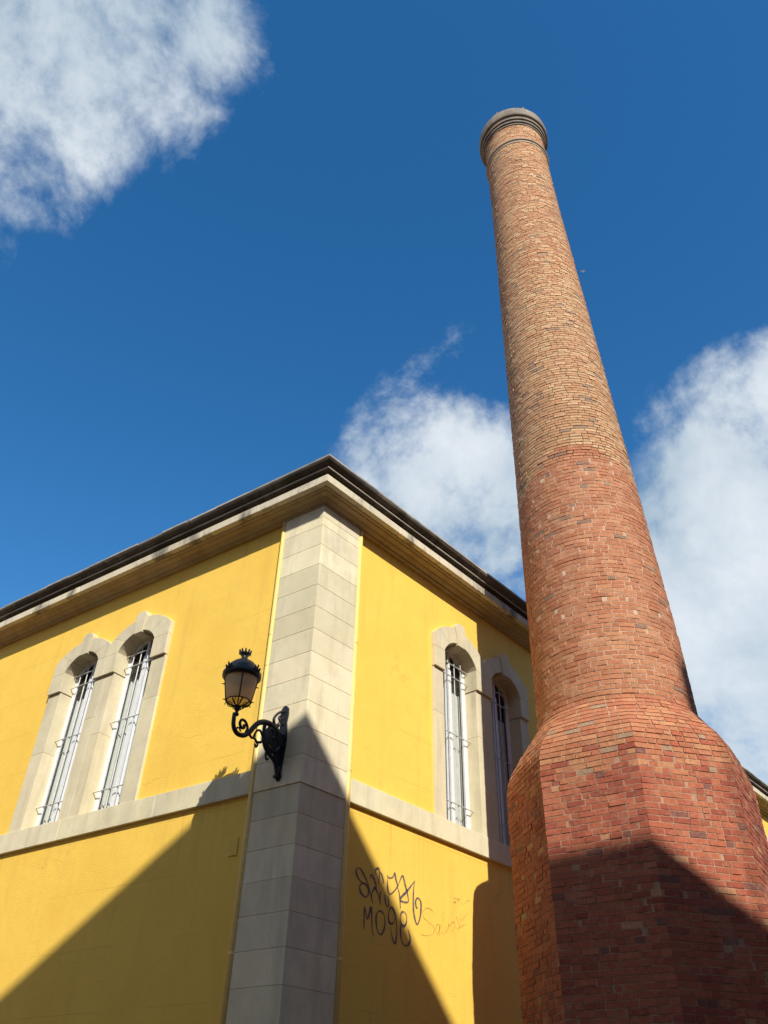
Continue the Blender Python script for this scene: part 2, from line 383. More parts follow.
def window(mp, b0, b1):
    mp0 = mp; dz = .05 if mp is Lp else 0.
    def mp(a, o, z): return mp0(a, o, z - dz*min(1, max(0, (z-5.)/.7)) - dz*min(1, max(0, (z-6.)/.7)))
    D = -.275; mb = MB(); m = (b0+b1)/2
    fw = .045
    outer = [(b0, SILL), (b0, SPR)] + arc(b0, b1, SPR, CRN, 10)[1:-1] + [(b1, SPR), (b1, SILL)]
    inner = [(b0+fw, SILL+fw), (b0+fw, SPR)] + arc(b0+fw, b1-fw, SPR, CRN-fw, 10)[1:-1] + [(b1-fw, SPR), (b1-fw, SILL+fw)]
    n = len(outer)
    for i in range(n):
        j = (i+1) % n; p = [outer[i], outer[j], inner[j], inner[i]]
        mb.box8([mp(a, D, z) for a, z in p] + [mp(a, D+.05, z) for a, z in p])
    mb.boxm(mp, m-.03, m+.03, D, D+.055, SILL+fw, CRN-fw-.01)
    for s in (b0+fw, m+.03): mb.boxm(mp, s+.002, s+.034, D+.01, D+.048, SILL+fw, 6.02)
    for s in (m-.03, b1-fw): mb.boxm(mp, s-.034, s-.002, D+.01, D+.048, SILL+fw, 6.02)
    w = mb.build('window', M_WH, B, .004)
    gm = MB(); gp = [(a, z) for a, z in inner]; gm.add([mp(a, D+.02, z) for a, z in gp], [tuple(t) for t in tessellate_polygon([[Vector((a, z, 0)) for a, z in gp]])]); gm.build('pane', M_GL, w)
    cm = MB(); cm.smooth = True; k = 0; vs = []; n = 96
    for i in range(n+1):
        a = b0+.03 + (b1-b0-.06)*i/n
        o = D-.035 + .016*math.sin(i*2*math.pi/8) + .004*math.sin(i*.9)
        vs += [mp(a, o, SILL-.05), mp(a, o + .004*math.sin(i*.5), 5.70)]
    cm.add(vs, [(2*i, 2*i+2, 2*i+3, 2*i+1) for i in range(n)]); cm.build('blind', M_CUR, w)
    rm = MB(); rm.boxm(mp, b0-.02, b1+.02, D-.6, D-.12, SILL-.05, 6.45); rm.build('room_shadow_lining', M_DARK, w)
    bb = MB()
    o = -.165
    for z in (3.905, 4.93, 5.86, 6.07): bb.tube([mp(b0-.02, o, z), mp(b1+.02, o, z)], .008, 8)
    sp = (b1-b0)/5
    for k in range(4): bb.tube([mp(b0+sp*(k+1), o-.016, SILL-.01), mp(b0+sp*(k+1), o-.016, 6.225+.01*math.sin(k))], .0085, 8)
    bb.build('security_bars', M_BAR, w)
for mp, a0, a1, w in PAIRS:
    for k, (e0, b0, b1, e1) in enumerate(openings(a0, a1)):
        surround(mp, e0, b0, b1, e1, k == 0, k == 1); window(mp, b0, b1)

# cornice swept round the corner, in lengths with open joints
def sweep(profile, name, m, bevel=0, step=1.55, gap=.003, jit=.0015, tv=.06):
    mb = MB(); n = len(profile)
    def pt(side, a, o, z):
        if side == 'K': q = C + vx*o; return (q.x, q.y, z)
        q = (C + Ld*a + nL*o) if side == 'L' else (C + Rd*a + nR*o); return (q.x, q.y, z)
    def seg(s0, a0, s1, a1, j):
        vs = [pt(s0, a0, o+j, z) for o, z in profile] + [pt(s1, a1, o+j, z) for o, z in profile]
        mb.col = tint(tv)
        mb.add(vs, [(i, (i+1) % n, (i+1) % n + n, i+n) for i in range(n)] + [tuple(range(n)), tuple(range(n, 2*n))])
    for side, ln in (('L', LEN_L+.4), ('R', LEN_R+.4)):
        a = random.uniform(1.0, 1.4); seg('K', 0, side, a-gap, 0)
        while a < ln:
            b = min(ln, a+step*random.uniform(.85, 1.15)); seg(side, a, side, b-gap, random.uniform(-jit, jit)); a = b
    return mb.build(name, m, B, bevel)
sweep([(-.14, 7.22), (.02, 7.22), (.02, 7.25), (.05, 7.258), (.085, 7.275), (.10, 7.295), (.17, 7.31), (.18, 7.325), (.22, 7.335), (.22, 7.40), (-.14, 7.40)], 'cornice_moulding', M_CU, .003)
sweep([(.2, 7.345), (.30, 7.355), (.302, 7.476), (.29, 7.47), (-.14, 7.47), (-.14, 7.405), (.2, 7.405)], 'cornice_band', M_CO, .006, 1.3, .005, .004)
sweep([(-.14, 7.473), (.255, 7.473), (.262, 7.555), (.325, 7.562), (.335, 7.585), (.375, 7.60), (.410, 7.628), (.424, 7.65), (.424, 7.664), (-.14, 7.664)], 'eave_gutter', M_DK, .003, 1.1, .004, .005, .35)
sweep([(.328, 7.556), (.342, 7.556), (.342, 7.578), (.328, 7.578)], 'gutter_lip', M_LIP, 0, 3.1, .003, .001)
sweep([(-.14, 7.667), (.430, 7.667), (.433, 7.698), (-.14, 7.73)], 'eave_edge', M_LIP, .004, .62, .005, .008, .3)
# hipped tile roof
k0 = C + vx*.38; kl = C + Ld*(LEN_L+.4) + nL*.38; kr = C + Rd*(LEN_R+.4) + nR*.38; kf = far + Vector((-.4, .4))
r1 = Vector((C.x - LEN_L*.5, C.y + LEN_L*.42)); r2 = Vector((C.x - LEN_L*.5, C.y + LEN_R - LEN_L*.45))
mb = MB(); ZR = 7.68
mb.add([(k0.x, k0.y, ZR), (kr.x, kr.y, ZR), (kf.x, kf.y, ZR), (kl.x, kl.y, ZR), (r1.x, r1.y, ZR+2.1), (r2.x, r2.y, ZR+2.1)],
       [(0, 1, 5, 4), (1, 2, 5), (2, 3, 4, 5), (3, 0, 4)]); mb.build('roof', M_TILE, B)
# yellow pipes in the angle of the pier
for mp, a in ((Lp, .731), (Rp, .778)):
    mb = MB(); mb.smooth = True
    mb.tube([mp(a, -.016, GZ), mp(a, -.016, 7.235)], .0395, 14)
    for z in (1.60, 3.62 if mp is Rp else 4.9, 5.35):
        mb.tube([mp(a, -.016, z), mp(a, -.016, z+.006), mp(a, -.016, z+.03), mp(a, -.016, z+.033)], [.0405, .0415, .0415, .0395], 14)
    mb.build('drainpipe', M_PIPE, B)
# small painted hatch left of the pier
mb = MB(); mb.boxm(Lp, .885, 1.01, WO-.005, WO+.012, 2.62, 2.80); mb.boxm(Lp, .879, .885, WO-.005, WO+.006, 2.60, 2.82); mb.build('meter_hatch', M_COV, B, .003)
# graffiti strokes on the plaster
TAGS = {'tag1': [[(1.06, 2.594), (1.027, 2.559), (1.048, 2.507), (1.086, 2.471), (1.149, 2.45), (1.211, 2.441), (1.25, 2.393), (1.235, 2.329), (1.183, 2.314), (1.12, 2.345), (1.099, 2.396), (1.132, 2.441), (1.193, 2.448)], [(1.06, 2.594), (1.105, 2.587), (1.17, 2.533), (1.228, 2.466), (1.287, 2.356), (1.322, 2.269)], [(1.322, 2.269), (1.305, 2.359), (1.338, 2.421), (1.364, 2.438), (1.422, 2.371), (1.458, 2.278)], [(1.458, 2.278), (1.448, 2.387), (1.466, 2.413)], [(1.279, 2.522), (1.268, 2.553), (1.304, 2.561), (1.362, 2.494), (1.383, 2.43)], [(1.376, 2.587), (1.356, 2.629), (1.4, 2.662), (1.429, 2.633), (1.423, 2.552), (1.408, 2.492)], [(1.42, 2.631), (1.468, 2.607), (1.512, 2.518)], [(1.531, 2.403), (1.542, 2.327), (1.581, 2.279), (1.604, 2.316), (1.586, 2.403)], [(1.57, 2.623), (1.59, 2.598), (1.665, 2.619), (1.702, 2.674), (1.722, 2.614), (1.753, 2.533), (1.642, 2.431), (1.594, 2.438), (1.574, 2.503), (1.577, 2.584)], [(1.753, 2.533), (1.793, 2.454), (1.814, 2.305)], [(1.753, 2.516), (1.843, 2.674), (1.897, 2.579), (1.947, 2.473), (1.948, 2.398), (1.803, 2.399), (1.947, 2.531), (2.081, 2.664)], [(2.081, 2.664), (2.055, 2.54), (2.056, 2.332), (2.095, 2.214), (2.134, 2.193), (2.184, 2.286), (2.201, 2.416), (2.175, 2.47), (2.125, 2.478), (2.095, 2.431), (2.105, 2.375), (2.135, 2.369)]], 'tag2': [[(1.194, 1.979), (1.191, 2.089), (1.194, 2.208), (1.248, 2.089), (1.299, 2.227), (1.317, 2.112), (1.335, 1.987), (1.366, 1.94)], [(1.429, 2.205), (1.395, 2.158), (1.395, 2.082), (1.419, 2.001), (1.465, 1.972), (1.517, 2.007), (1.545, 2.097), (1.529, 2.181), (1.474, 2.213), (1.429, 2.205)], [(1.723, 2.183), (1.678, 2.12), (1.622, 2.121), (1.603, 2.173), (1.619, 2.253), (1.655, 2.287), (1.702, 2.257), (1.732, 2.184), (1.753, 2.078), (1.746, 1.969), (1.719, 1.922), (1.672, 1.979), (1.642, 2.071)], [(1.891, 2.28), (1.843, 2.271), (1.816, 2.221), (1.826, 2.157), (1.874, 2.126), (1.921, 2.162), (1.93, 2.241), (1.891, 2.28)], [(1.826, 2.157), (1.818, 2.067), (1.839, 1.973), (1.895, 1.928), (1.961, 1.944), (1.998, 2.009), (1.969, 2.081), (1.95, 2.111)]], 'tag3': [[(2.455, 2.365), (2.416, 2.392), (2.353, 2.406), (2.282, 2.388), (2.237, 2.339), (2.237, 2.294), (2.298, 2.264), (2.386, 2.239), (2.451, 2.21), (2.461, 2.182), (2.428, 2.137), (2.339, 2.102), (2.252, 2.09), (2.203, 2.095)], [(2.565, 2.255), (2.52, 2.257), (2.492, 2.207), (2.499, 2.148), (2.536, 2.164), (2.571, 2.261), (2.556, 2.138), (2.59, 2.183)], [(2.65, 2.429), (2.632, 2.323), (2.6, 2.205), (2.653, 2.163)], [(2.675, 2.258), (2.673, 2.197), (2.71, 2.208), (2.751, 2.302), (2.748, 2.23)], [(2.775, 2.224), (2.778, 2.276), (2.827, 2.336), (2.874, 2.323), (2.852, 2.268), (2.812, 2.22)], [(2.898, 2.421), (2.951, 2.347), (2.977, 2.309)], [(3.015, 2.463), (2.979, 2.341), (2.935, 2.23)], [(2.909, 2.267), (3.006, 2.314), (3.096, 2.356)], [(2.794, 2.625), (2.908, 2.62), (2.996, 2.632), (2.906, 2.582), (2.828, 2.557)], [(2.869, 2.597), (2.914, 2.552)], [(3.061, 2.579), (3.164, 2.647), (3.214, 2.64)], [(3.01, 2.378), (3.175, 2.514)]]}
def ribbon(mb, pts, w, mp, o):
    P = []
    n = len(pts)
    for i in range(n-1):           # Catmull-Rom smoothing
        p0, p1, p2, p3 = pts[max(i-1, 0)], pts[i], pts[i+1], pts[min(i+2, n-1)]
        for t in (0, .25, .5, .75):
            P.append(tuple(.5*((2*p1[k]) + (-p0[k]+p2[k])*t + (2*p0[k]-5*p1[k]+4*p2[k]-p3[k])*t*t + (-p0[k]+3*p1[k]-3*p2[k]+p3[k])*t**3) for k in (0, 1)))
    P.append(pts[-1]); vs = []
    for i, p in enumerate(P):
        q0, q1 = P[max(i-1, 0)], P[min(i+1, len(P)-1)]; dx, dz = q1[0]-q0[0], q1[1]-q0[1]; l = math.hypot(dx, dz) or 1
        ww = w*(.62 + .55*math.sin(i*.21+pts[0][0]*9)**2)*min(1, .45+i*.12, .45+(len(P)-1-i)*.12)/2
        vs += [mp(p[0]-dz/l*ww, o, p[1]+dx/l*ww), mp(p[0]+dz/l*ww, o, p[1]-dx/l*ww)]
    mb.add(vs, [(2*i, 2*i+1, 2*i+3, 2*i+2) for i in range(len(P)-1)])
for name, w, m_, lab in (('tag1', .026, M_TAG, 'upper looping spray tag'), ('tag2', .026, M_TAG, 'spray tag reading MOSE'), ('tag3', .010, M_TAG3, 'thin faded brown scrawl')):
    mb = MB()
    for i, s in enumerate(TAGS[name]): ribbon(mb, s, w, Rp, WO+.003 + i*.0002)
    mb.build('graffiti', m_, B)['label'] = lab

# ------------------------------------------------------------------ brick chimney
CC = Vector((-4.3085, 9.4106)); OR = 1.47; PH = 14.
left = Vector((-.909, -.416))
def lean(z): return CC + left*max(0, (z-5.2))*.0128
def tab(t, x):
    if x <= t[0][0]: return t[0][1]
    for (x0, y0), (x1, y1) in zip(t, t[1:]):
        if x <= x1: return y0 + (y1-y0)*(x-x0)/(x1-x0)
    return t[-1][1]
RS = [(3.5, 1.), (3.66, .992), (3.78, .975), (3.90, .935), (4.03, .875), (4.18, .788), (4.35, .705), (4.42, .695)]
SR = [(4.42, 1.006), (5.54, .992), (7.2, .952), (9.5, .891), (13.3, .80), (16.1, .727), (18.0, .70), (19.3, .695)]
def outline(z, u):
    c = lean(z); u %= 1.
    a = R(PH + 360*u); ci = Vector((math.sin(a), math.cos(a)))
    if z >= 4.42: return c + ci*tab(SR, z)
    k = int(u*8); f = u*8-k
    v0 = R(PH+45*k); v1 = R(PH+45*(k+1))
    oc = Vector((math.sin(v0), math.cos(v0))).lerp(Vector((math.sin(v1), math.cos(v1))), f)*OR
    b = min(1, max(0, (z-3.62)/.80)); b = b*b*(3-2*b)
    return c + (oc.lerp(ci*1.447, b))*tab(RS, z)
def pal(z):
    r = random.random()
    if 3. < z < 4.2: z += random.gauss(0, .16)
    if z < 3.5:
        t = [(.40, .125, .065), (.44, .155, .08), (.35, .10, .055), (.46, .18, .095), (.41, .135, .075), (.31, .08, .05), (.43, .15, .085)]
        if r < .03: return (.19, .07, .05)
        if r < .035: return (.34, .22, .13)
        if r < .06: return (.46, .22, .11)
    elif z < 4.5:
        t = [(.43, .17, .09), (.48, .22, .115), (.41, .14, .075), (.50, .26, .14), (.45, .19, .10)]
        if r < .015: return (.32, .2, .12)
    elif z < 8.28:
        t = [(.44, .19, .10), (.49, .235, .13), (.41, .155, .08), (.51, .27, .155), (.46, .21, .115), (.43, .175, .095)]
        if r < .03: return (.24, .135, .085)
        if r < .035: return (.32, .20, .12)
    else:
        k = min(1, (z-8.3)/9.)
        t = [(.50, .31, .17), (.54, .36, .21), (.46, .255, .135), (.48, .28, .15), (.56, .40, .245), (.44, .22, .12)]
        if k > .5: t += [(.45, .22, .115), (.41, .19, .10)]
        if r < .03: return (.26, .17, .11)
    c = random.choice(t); k = random.uniform(.90, 1.08); m = tuple(sum(q[i] for q in t)/len(t) for i in range(3))
    g = (.86, .68, .60) if z < 3.5 else ((.90, .79, .67) if z < 8.28 else (.94, .86, .75))
    return tuple((c[i]*.75+m[i]*.25)*k*g[i] for i in range(3))
CH = empty('brick_chimney', (CC.x, CC.y, GZ))
tag(CH, 'tall tapering round red brick factory chimney on an octagonal brick base', 'chimney')
def bricks(z0, z1, name, dz=.0655, per_facet=False):
    mb = MB(); n = max(1, round((z1-z0)/dz)); dz = (z1-z0)/n; gap = .0052 if z0 < 8.2 else .0062; rec = .0045 if z0 < 8.2 else .012
    for i in range(n):
        za, zb = z0+i*dz, z0+(i+1)*dz
        if per_facet: spans = [(k/8, (k+1)/8) for k in range(8)]
        else: spans = [(0, 1)]
        zm = (za+zb)/2
        # mortar bed
        mb.m = 1; mb.col = (.42, .25, .16) if z0 < 3.4 else ((.60, .43, .30) if z0 < 8 else (.32, .20, .12))
        for j in range(0, 64):
            u0, u1 = j/64, (j+1)/64
            P = [outline(za, u0), outline(za, u1), outline(zb, u1), outline(zb, u0)]
            cs = [lean(za), lean(za), lean(zb), lean(zb)]
            P = [p - (p-c).normalized()*(rec if z0 < 3.4 or z0 > 4.4 else .010) for p, c in zip(P, cs)]
            mb.add([(P[0].x, P[0].y, za), (P[1].x, P[1].y, za), (P[2].x, P[2].y, zb), (P[3].x, P[3].y, zb)], [(0, 1, 2, 3)])
        mb.m = 0
        for s, (ua, ub) in enumerate(spans):
            per = 0; st = 12
            prev = outline(zm, ua)
            for q in range(1, st+1):
                p = outline(zm, min(ua + (ub-ua)*q/st, .99999 if ub == 1 else 2)); per += (p-prev).length; prev = p
            # lay bricks along the span
            x = 0.; cuts = [0.]
            if per_facet: x = (.10 if (i+s) % 2 else .195); cuts.append(x)
            else: x = random.uniform(.02, .24); 
            start = x
            if not per_facet: cuts = [x]
            end = per if per_facet else per + start
            while True:
                l = random.choice((.19, .20, .18, .095, .10, .21, .105)) if random.random() < .75 else random.uniform(.12, .20)
                if x + l > end - .09: cuts.append(end); break
                x += l; cuts.append(x)
            for c0, c1 in zip(cuts, cuts[1:]):
                u0 = ua + (ub-ua)*(c0/per); u1 = ua + (ub-ua)*(c1/per)
                gu = gap/per*(ub-ua)
                e0 = 0 if (per_facet and c0 == 0) else gu; e1 = 0 if (per_facet and c1 == end) else gu
                u0 += e0; u1 -= e1
                um = (u0+u1)/2; j = max(-.0028 if z0 < 8.2 else -.004, random.gauss(0, .0022 if z0 < 8.2 else .003)); tw = random.gauss(0, .0018)
                zl, zh = za+gap+random.uniform(-.001, .0015), zb-gap+random.uniform(-.001, .001)
                mb.col = pal(zm if per_facet or z0 < 4 else zm + .35*math.sin(um*12.57)*(1 if 8 < zm < 8.6 else 0))
                vs = []
                for dep in (0, 1):
                    for z in (zl, zh):
                        for q, u in enumerate((u0, um, u1)):
                            uu = u if not per_facet else min(max(u, ua+1e-7), ub-1e-7)
                            p = outline(z, uu); c = lean(z); d = (p-c).normalized()
                            p = p + d*(j + tw*(q-1)) if dep == 0 else p - d*.03
                            vs.append((p.x, p.y, z))
                mb.add(vs, [(0, 1, 4, 3), (1, 2, 5, 4), (0, 6, 7, 1), (1, 7, 8, 2), (3, 4, 10, 9), (4, 5, 11, 10), (0, 3, 9, 6), (2, 8, 11, 5)])
    return mb.build(name, [M_BR, M_MO], CH)
bricks(GZ, 3.5, 'octagonal_base', .0655, True)
bricks(3.5, 4.42, 'shoulder', .0655, True)
bricks(4.42, 8.3, 'lower_shaft')
bricks(8.3, 18.36, 'upper_shaft', .059)
bricks(18.52, 19.17, 'neck')
mb = MB(); mb.smooth = False
mb.col = (1, 1, 1)
mb.lathe([(.64, 18.33), (.712, 18.345), (.715, 18.375), (.705, 18.38), (.705, 18.42), (.735, 18.43), (.742, 18.455), (.735, 18.48), (.66, 18.53)], None, 72, 0, lean)
mb.build('ring_moulding', M_RING, CH)
mb = MB()
mb.lathe([(.60, 19.165), (.715, 19.17), (.72, 19.205), (.66, 19.21), (.66, 19.235), (.745, 19.24), (.75, 19.29), (.69, 19.295), (.69, 19.325), (.775, 19.33), (.782, 19.40), (.72, 19.405), (.72, 19.44), (.815, 19.45), (.83, 19.48), (.832, 19.64), (.815, 19.76), (.785, 19.83), (.62, 19.87), (.50, 19.87), (.50, 19.0)], None, 72, 0, lean)
for k in range(40):
    a = random.uniform(0, 6.28); r = random.uniform(.68, .80); c = lean(19.75); h = random.uniform(.01, .035)
    x, y = c.x + r*math.cos(a), c.y + r*math.sin(a); s = random.uniform(.01, .04)
    mb.box(x-s, x+s, y-s, y+s, 19.77, 19.845+h)
mb.build('cap', M_CAP, CH)

# ------------------------------------------------------------------ wall lantern on the pier
PP = C + Ld*.315 + nL*.012
def Q(q, z, s=0): p = PP + nL*q + Ld*s; return (p.x, p.y, z)
LN = empty('wall_lantern', (PP.x, PP.y, 3.33))
tag(LN, 'black iron wall lantern with scrolled bracket and amber glass on the stone corner pier', 'lamp')
def smooth(pts, k=4):
    out = []; n = len(pts)
    for i in range(n-1):
        p0, p1, p2, p3 = pts[max(i-1, 0)], pts[i], pts[i+1], pts[min(i+2, n-1)]
        for j in range(k):
            t = j/k; out.append(tuple(.5*((2*p1[c]) + (-p0[c]+p2[c])*t + (2*p0[c]-5*p1[c]+4*p2[c]-p3[c])*t*t + (-p0[c]+3*p1[c]-3*p2[c]+p3[c])*t**3) for c in (0, 1)))
    out.append(pts[-1]); return out
mb = MB(); mb.smooth = True
def stroke(pts, r0, r1=None):
    s = smooth(pts); r1 = r1 or r0; n = len(s)
    mb.tube([Q(q, z) for q, z in s], [r0 + (r1-r0)*i/(n-1) for i in range(n)], 8)
stroke([(0.83, 3.83), (0.829, 3.768), (0.821, 3.697), (0.788, 3.644), (0.726, 3.62), (0.638, 3.641), (0.567, 3.7), (0.51, 3.78), (0.44, 3.858), (0.351, 3.905), (0.254, 3.92), (0.16, 3.89), (0.099, 3.829), (.03, 3.72)], .022, .038)
stroke([(0.56, 3.70), (0.62, 3.672), (0.60, 3.74), (0.644, 3.797), (0.703, 3.8), (0.728, 3.749), (0.697, 3.71), (0.655, 3.723), (.66, 3.76)], .014, .018)
stroke([(.70, 3.66), (.72, 3.69), (.755, 3.69), (.76, 3.665)], .01, .008)
stroke([(0.565, 3.693), (0.523, 3.658), (0.465, 3.663), (0.409, 3.616), (0.43, 3.58), (.455, 3.608)], .014, .012)
stroke([(0.49, 3.67), (0.457, 3.749), (0.403, 3.786), (0.346, 3.739), (0.346, 3.672), (0.413, 3.64)], .012, .016)
stroke([(0.02, 3.80), (0.08, 3.66), (0.17, 3.625), (0.27, 3.66), (0.295, 3.76), (0.25, 3.86), (.19, 3.86), (.16, 3.80), (.19, 3.76)], .03, .026)
stroke([(0.33, 3.88), (0.33, 3.80), (0.30, 3.66), (0.221, 3.582), (0.114, 3.535), (0.066, 3.468), (0.03, 3.347)], .022, .026)
stroke([(0.26, 3.60), (0.257, 3.53), (.235, 3.50), (.21, 3.52)], .014, .012)
stroke([(0.01, 4.17), (0.083, 4.136), (0.151, 4.074), (0.191, 4.005), (0.168, 3.943), (0.12, 3.937), (.11, 3.97)], .014, .020)
stroke([(0.02, 3.99), (0.107, 4.037), (0.09, 4.08), (0.05, 4.086), (0.045, 4.06)], .012, .012)
stroke([(0.204, 3.93), (0.122, 3.891), (0.10, 3.79), (0.05, 3.70)], .03, .03)
stroke([(.02, 3.50), (.09, 3.56), (.10, 3.62), (.05, 3.64)], .012, .014)
mb.smooth = False
mb.prism([(0.0, 3.68), (.14, 3.66), (.26, 3.70), (.27, 3.84), (.18, 3.90), (.05, 3.88), (0, 3.86)], lambda a, o, z: Q(a, z, o), -.012, .012)
mb.prism([(0.0, 3.50), (.07, 3.52), (.13, 3.60), (.12, 3.68), (0, 3.72)], lambda a, o, z: Q(a, z, o), -.010, .010)
mb.build('bracket', M_IRON, LN)
mb = MB()
pf = [(-.02, 4.235), (.02, 4.235), (.055, 4.20), (.06, 4.12), (.045, 4.02), (.06, 3.93), (.068, 3.80), (.055, 3.62), (.038, 3.50), (.032, 3.42), (.04, 3.37), (.022, 3.325), (-.022, 3.325), (-.04, 3.37), (-.032, 3.42), (-.038, 3.50), (-.055, 3.62), (-.068, 3.80), (-.06, 3.93), (-.045, 4.02), (-.06, 4.12), (-.055, 4.20)]
mb.prism(pf, lambda a, o, z: Q(o, z, a), 0.0, .022)
mb.tube([Q(.02, 3.40), Q(.06, 3.36), Q(.085, 3.34), Q(.09, 3.37)], [.016, .014, .012, .008], 8)
mb.build('back_plate', M_IRON, LN, .004)
def zl(z): return z if z < 3.93 else (3.93 + (z-3.93)*.69 if z < 3.995 else (3.975 + (z-3.995)*.837 if z < 4.33 else z-.075+(z-4.33)*.12))
LQ = .80; lc = PP + nL*LQ; lcx = (lc.x, lc.y)
mb = MB(); mb.smooth = True
mb.lathe([(.001, 3.80), (.022, 3.81), (.03, 3.83), (.018, 3.845), (.018, 3.86), (.036, 3.885), (.038, 3.905), (.02, 3.92), (.02, 3.93)], lcx, 20)
mb.smooth = False
for k in range(8):                                   # curved basket ribs under the glass
    a = R(45*k + 22); d = Vector((math.cos(a), math.sin(a)))
    pts = smooth([(.02, 3.925), (.075, 3.925), (.12, 3.95), (.137, 3.995)])
    mb.tube([(lc.x+d.x*r, lc.y+d.y*r, z) for r, z in pts], .0065, 6)
    pts = smooth([(.06, 3.935), (.085, 3.96), (.105, 3.97), (.108, 3.945)]); mb.tube([(lc.x+d.x*r, lc.y+d.y*r, z) for r, z in pts], .005, 6)
for r, z, t in ((.138, 3.998, .008), (.190, 4.335, .009)):
    mb.tube([(lc.x+r*math.cos(R(i*10)), lc.y+r*math.sin(R(i*10)), z) for i in range(37)], t, 6, False)
view = math.atan2(-lc.y, -lc.x)
for k in range(4):
    a = view + math.pi/2*k + .02; d = Vector((math.cos(a), math.sin(a)))
    mb.tube([(lc.x+d.x*.139, lc.y+d.y*.139, 3.99), (lc.x+d.x*.190, lc.y+d.y*.190, 4.34)], .008, 6)
    for zz, rr in ((4.01, .142), (4.23, .176)):
        mb.tube([(lc.x+d.x*rr, lc.y+d.y*rr, zz), (lc.x+d.x*(rr+.035), lc.y+d.y*(rr+.035), zz)], [.010, .004], 6)
    for t in (-.3, .3):                              # little scroll feet below the ring
        a2 = a+t; e = Vector((math.cos(a2), math.sin(a2)))
        mb.tube([(lc.x+e.x*.13, lc.y+e.y*.13, 3.99), (lc.x+e.x*.15, lc.y+e.y*.15, 3.965), (lc.x+e.x*.145, lc.y+e.y*.145, 3.95)], .006, 6)
mb.v = [(x, y, zl(z)) for x, y, z in mb.v]; mb.build('lantern_cage', M_IRON, LN)
mb = MB(); mb.smooth = True
mb.lathe([(.134, 3.995), (.150, 4.08), (.166, 4.18), (.184, 4.33)], lcx, 40); mb.lathe([(.131, 3.995), (.147, 4.08), (.163, 4.18), (.181, 4.33)], lcx, 40)
mb.v = [(x, y, zl(z)) for x, y, z in mb.v]; mb.build('glass_globe', M_FR, LN)
mb = MB(); mb.smooth = True
mb.lathe([(.17, 4.33), (.212, 4.335), (.222, 4.345), (.222, 4.385), (.205, 4.40), (.19, 4.43), (.16, 4.475), (.12, 4.51), (.075, 4.535), (.05, 4.55), (.036, 4.57), (.034, 4.595), (.055, 4.61), (.062, 4.625), (.05, 4.63), (.001, 4.63)], lcx, 40)
mb.lathe([(.17, 4.331), (.001, 4.36)], lcx, 40)
mb.smooth = False
for k in range(10):
    a = R(36*k); d = Vector((math.cos(a), math.sin(a)))
    mb.tube([(lc.x+d.x*.058, lc.y+d.y*.058, 4.615), (lc.x+d.x*.066, lc.y+d.y*.066, 4.64), (lc.x+d.x*.070, lc.y+d.y*.070, 4.655)], [.014, .011, .008], 6)
    mb.tube([(lc.x+d.x*.066, lc.y+d.y*.066, 4.645), (lc.x+d.x*.073, lc.y+d.y*.073, 4.655)], [.006, .008], 6)
for k in range(4):
    a = view + math.pi/4 + math.pi/2*k; 
    for t, h in ((-.16, .03), (0, .055), (.16, .03)):
        d = Vector((math.cos(a+t), math.sin(a+t)))
        mb.tube([(lc.x+d.x*.215, lc.y+d.y*.215, 4.37), (lc.x+d.x*.232, lc.y+d.y*.232, 4.39+h*.4), (lc.x+d.x*.240, lc.y+d.y*.240, 4.38+h)], [.014, .012, .008], 6)
mb.v = [(x, y, zl(z)) for x, y, z in mb.v]; mb.build('lid', M_IRON, LN)

# ------------------------------------------------------------------ bird
bd = MB(); bd.smooth = True
u = Mr.transposed() @ Vector(((583-384)/811.77, -(271.4-512)/811.77, -1)); bp = u*75
w = Vector((.8, .55, .0)).normalized()*.17; f_ = Vector((-.3, .9, .05)).normalized()
bd.tube([bp-f_*.13, bp-f_*.05, bp+f_*.06, bp+f_*.14], [.01, .035, .03, .008], 8)
bd.smooth = False
for s in (-1, 1):
    a, b, c_ = bp + w*s*.15, bp + w*s*.9 + Vector((0, 0, .05)), bp + w*s*1.7 - f_*.05
    bd.add([a+f_*.05, b+f_*.06, c_, b-f_*.05, a-f_*.05, a-f_*.0+Vector((0, 0, .012)), b+Vector((0, 0, .01))], [(0, 1, 6, 5), (5, 6, 3, 4), (1, 2, 6), (2, 3, 6), (0, 4, 3, 1), (1, 3, 2)])
tag(bd.build('seabird', plain('white_feather', (.8, .8, .8), .7)), 'tiny white bird gliding in the blue sky right of the chimney', 'bird')

# ------------------------------------------------------------------ house across the street (behind the photographer), casts the big shadow
sa, se = R(SUN_AZ), R(SUN_EL); TT = 12.
K = Vector((-6.62, 6.12)) + Vector((math.sin(sa), math.cos(sa)))*TT; HZ = 4.07 + math.tan(se)*TT
e1 = Vector((1, .203)).normalized(); e2 = Vector((math.sin(R(213.4)), math.cos(R(213.4))))
NB = empty('neighbour_house', (K.x, K.y, GZ))
tag(NB, 'tall terracotta rendered corner house across the street facing the yellow building', 'building')
def ring(ins, z): 
    v = (e1+e2)/(e1.cross(e2) if False else abs(e1.x*e2.y-e1.y*e2.x))
    k = K + v*ins; a = K + e1*40 + Vector((e1.y, -e1.x))*ins*(1 if Vector((e1.y, -e1.x)).dot(e2) > 0 else -1); b = K + e2*32 + Vector((e2.y, -e2.x))*ins*(1 if Vector((e2.y, -e2.x)).dot(e1) > 0 else -1)
    m_ = a + (b-k)*.9
    return [(p.x, p.y, z) for p in (k, a, m_, b)]
def slab(name, i, z0, z1, m_):
    s = MB(); s.box8(ring(i, z0)+ring(i, z1)); return s.build(name, m_, NB)
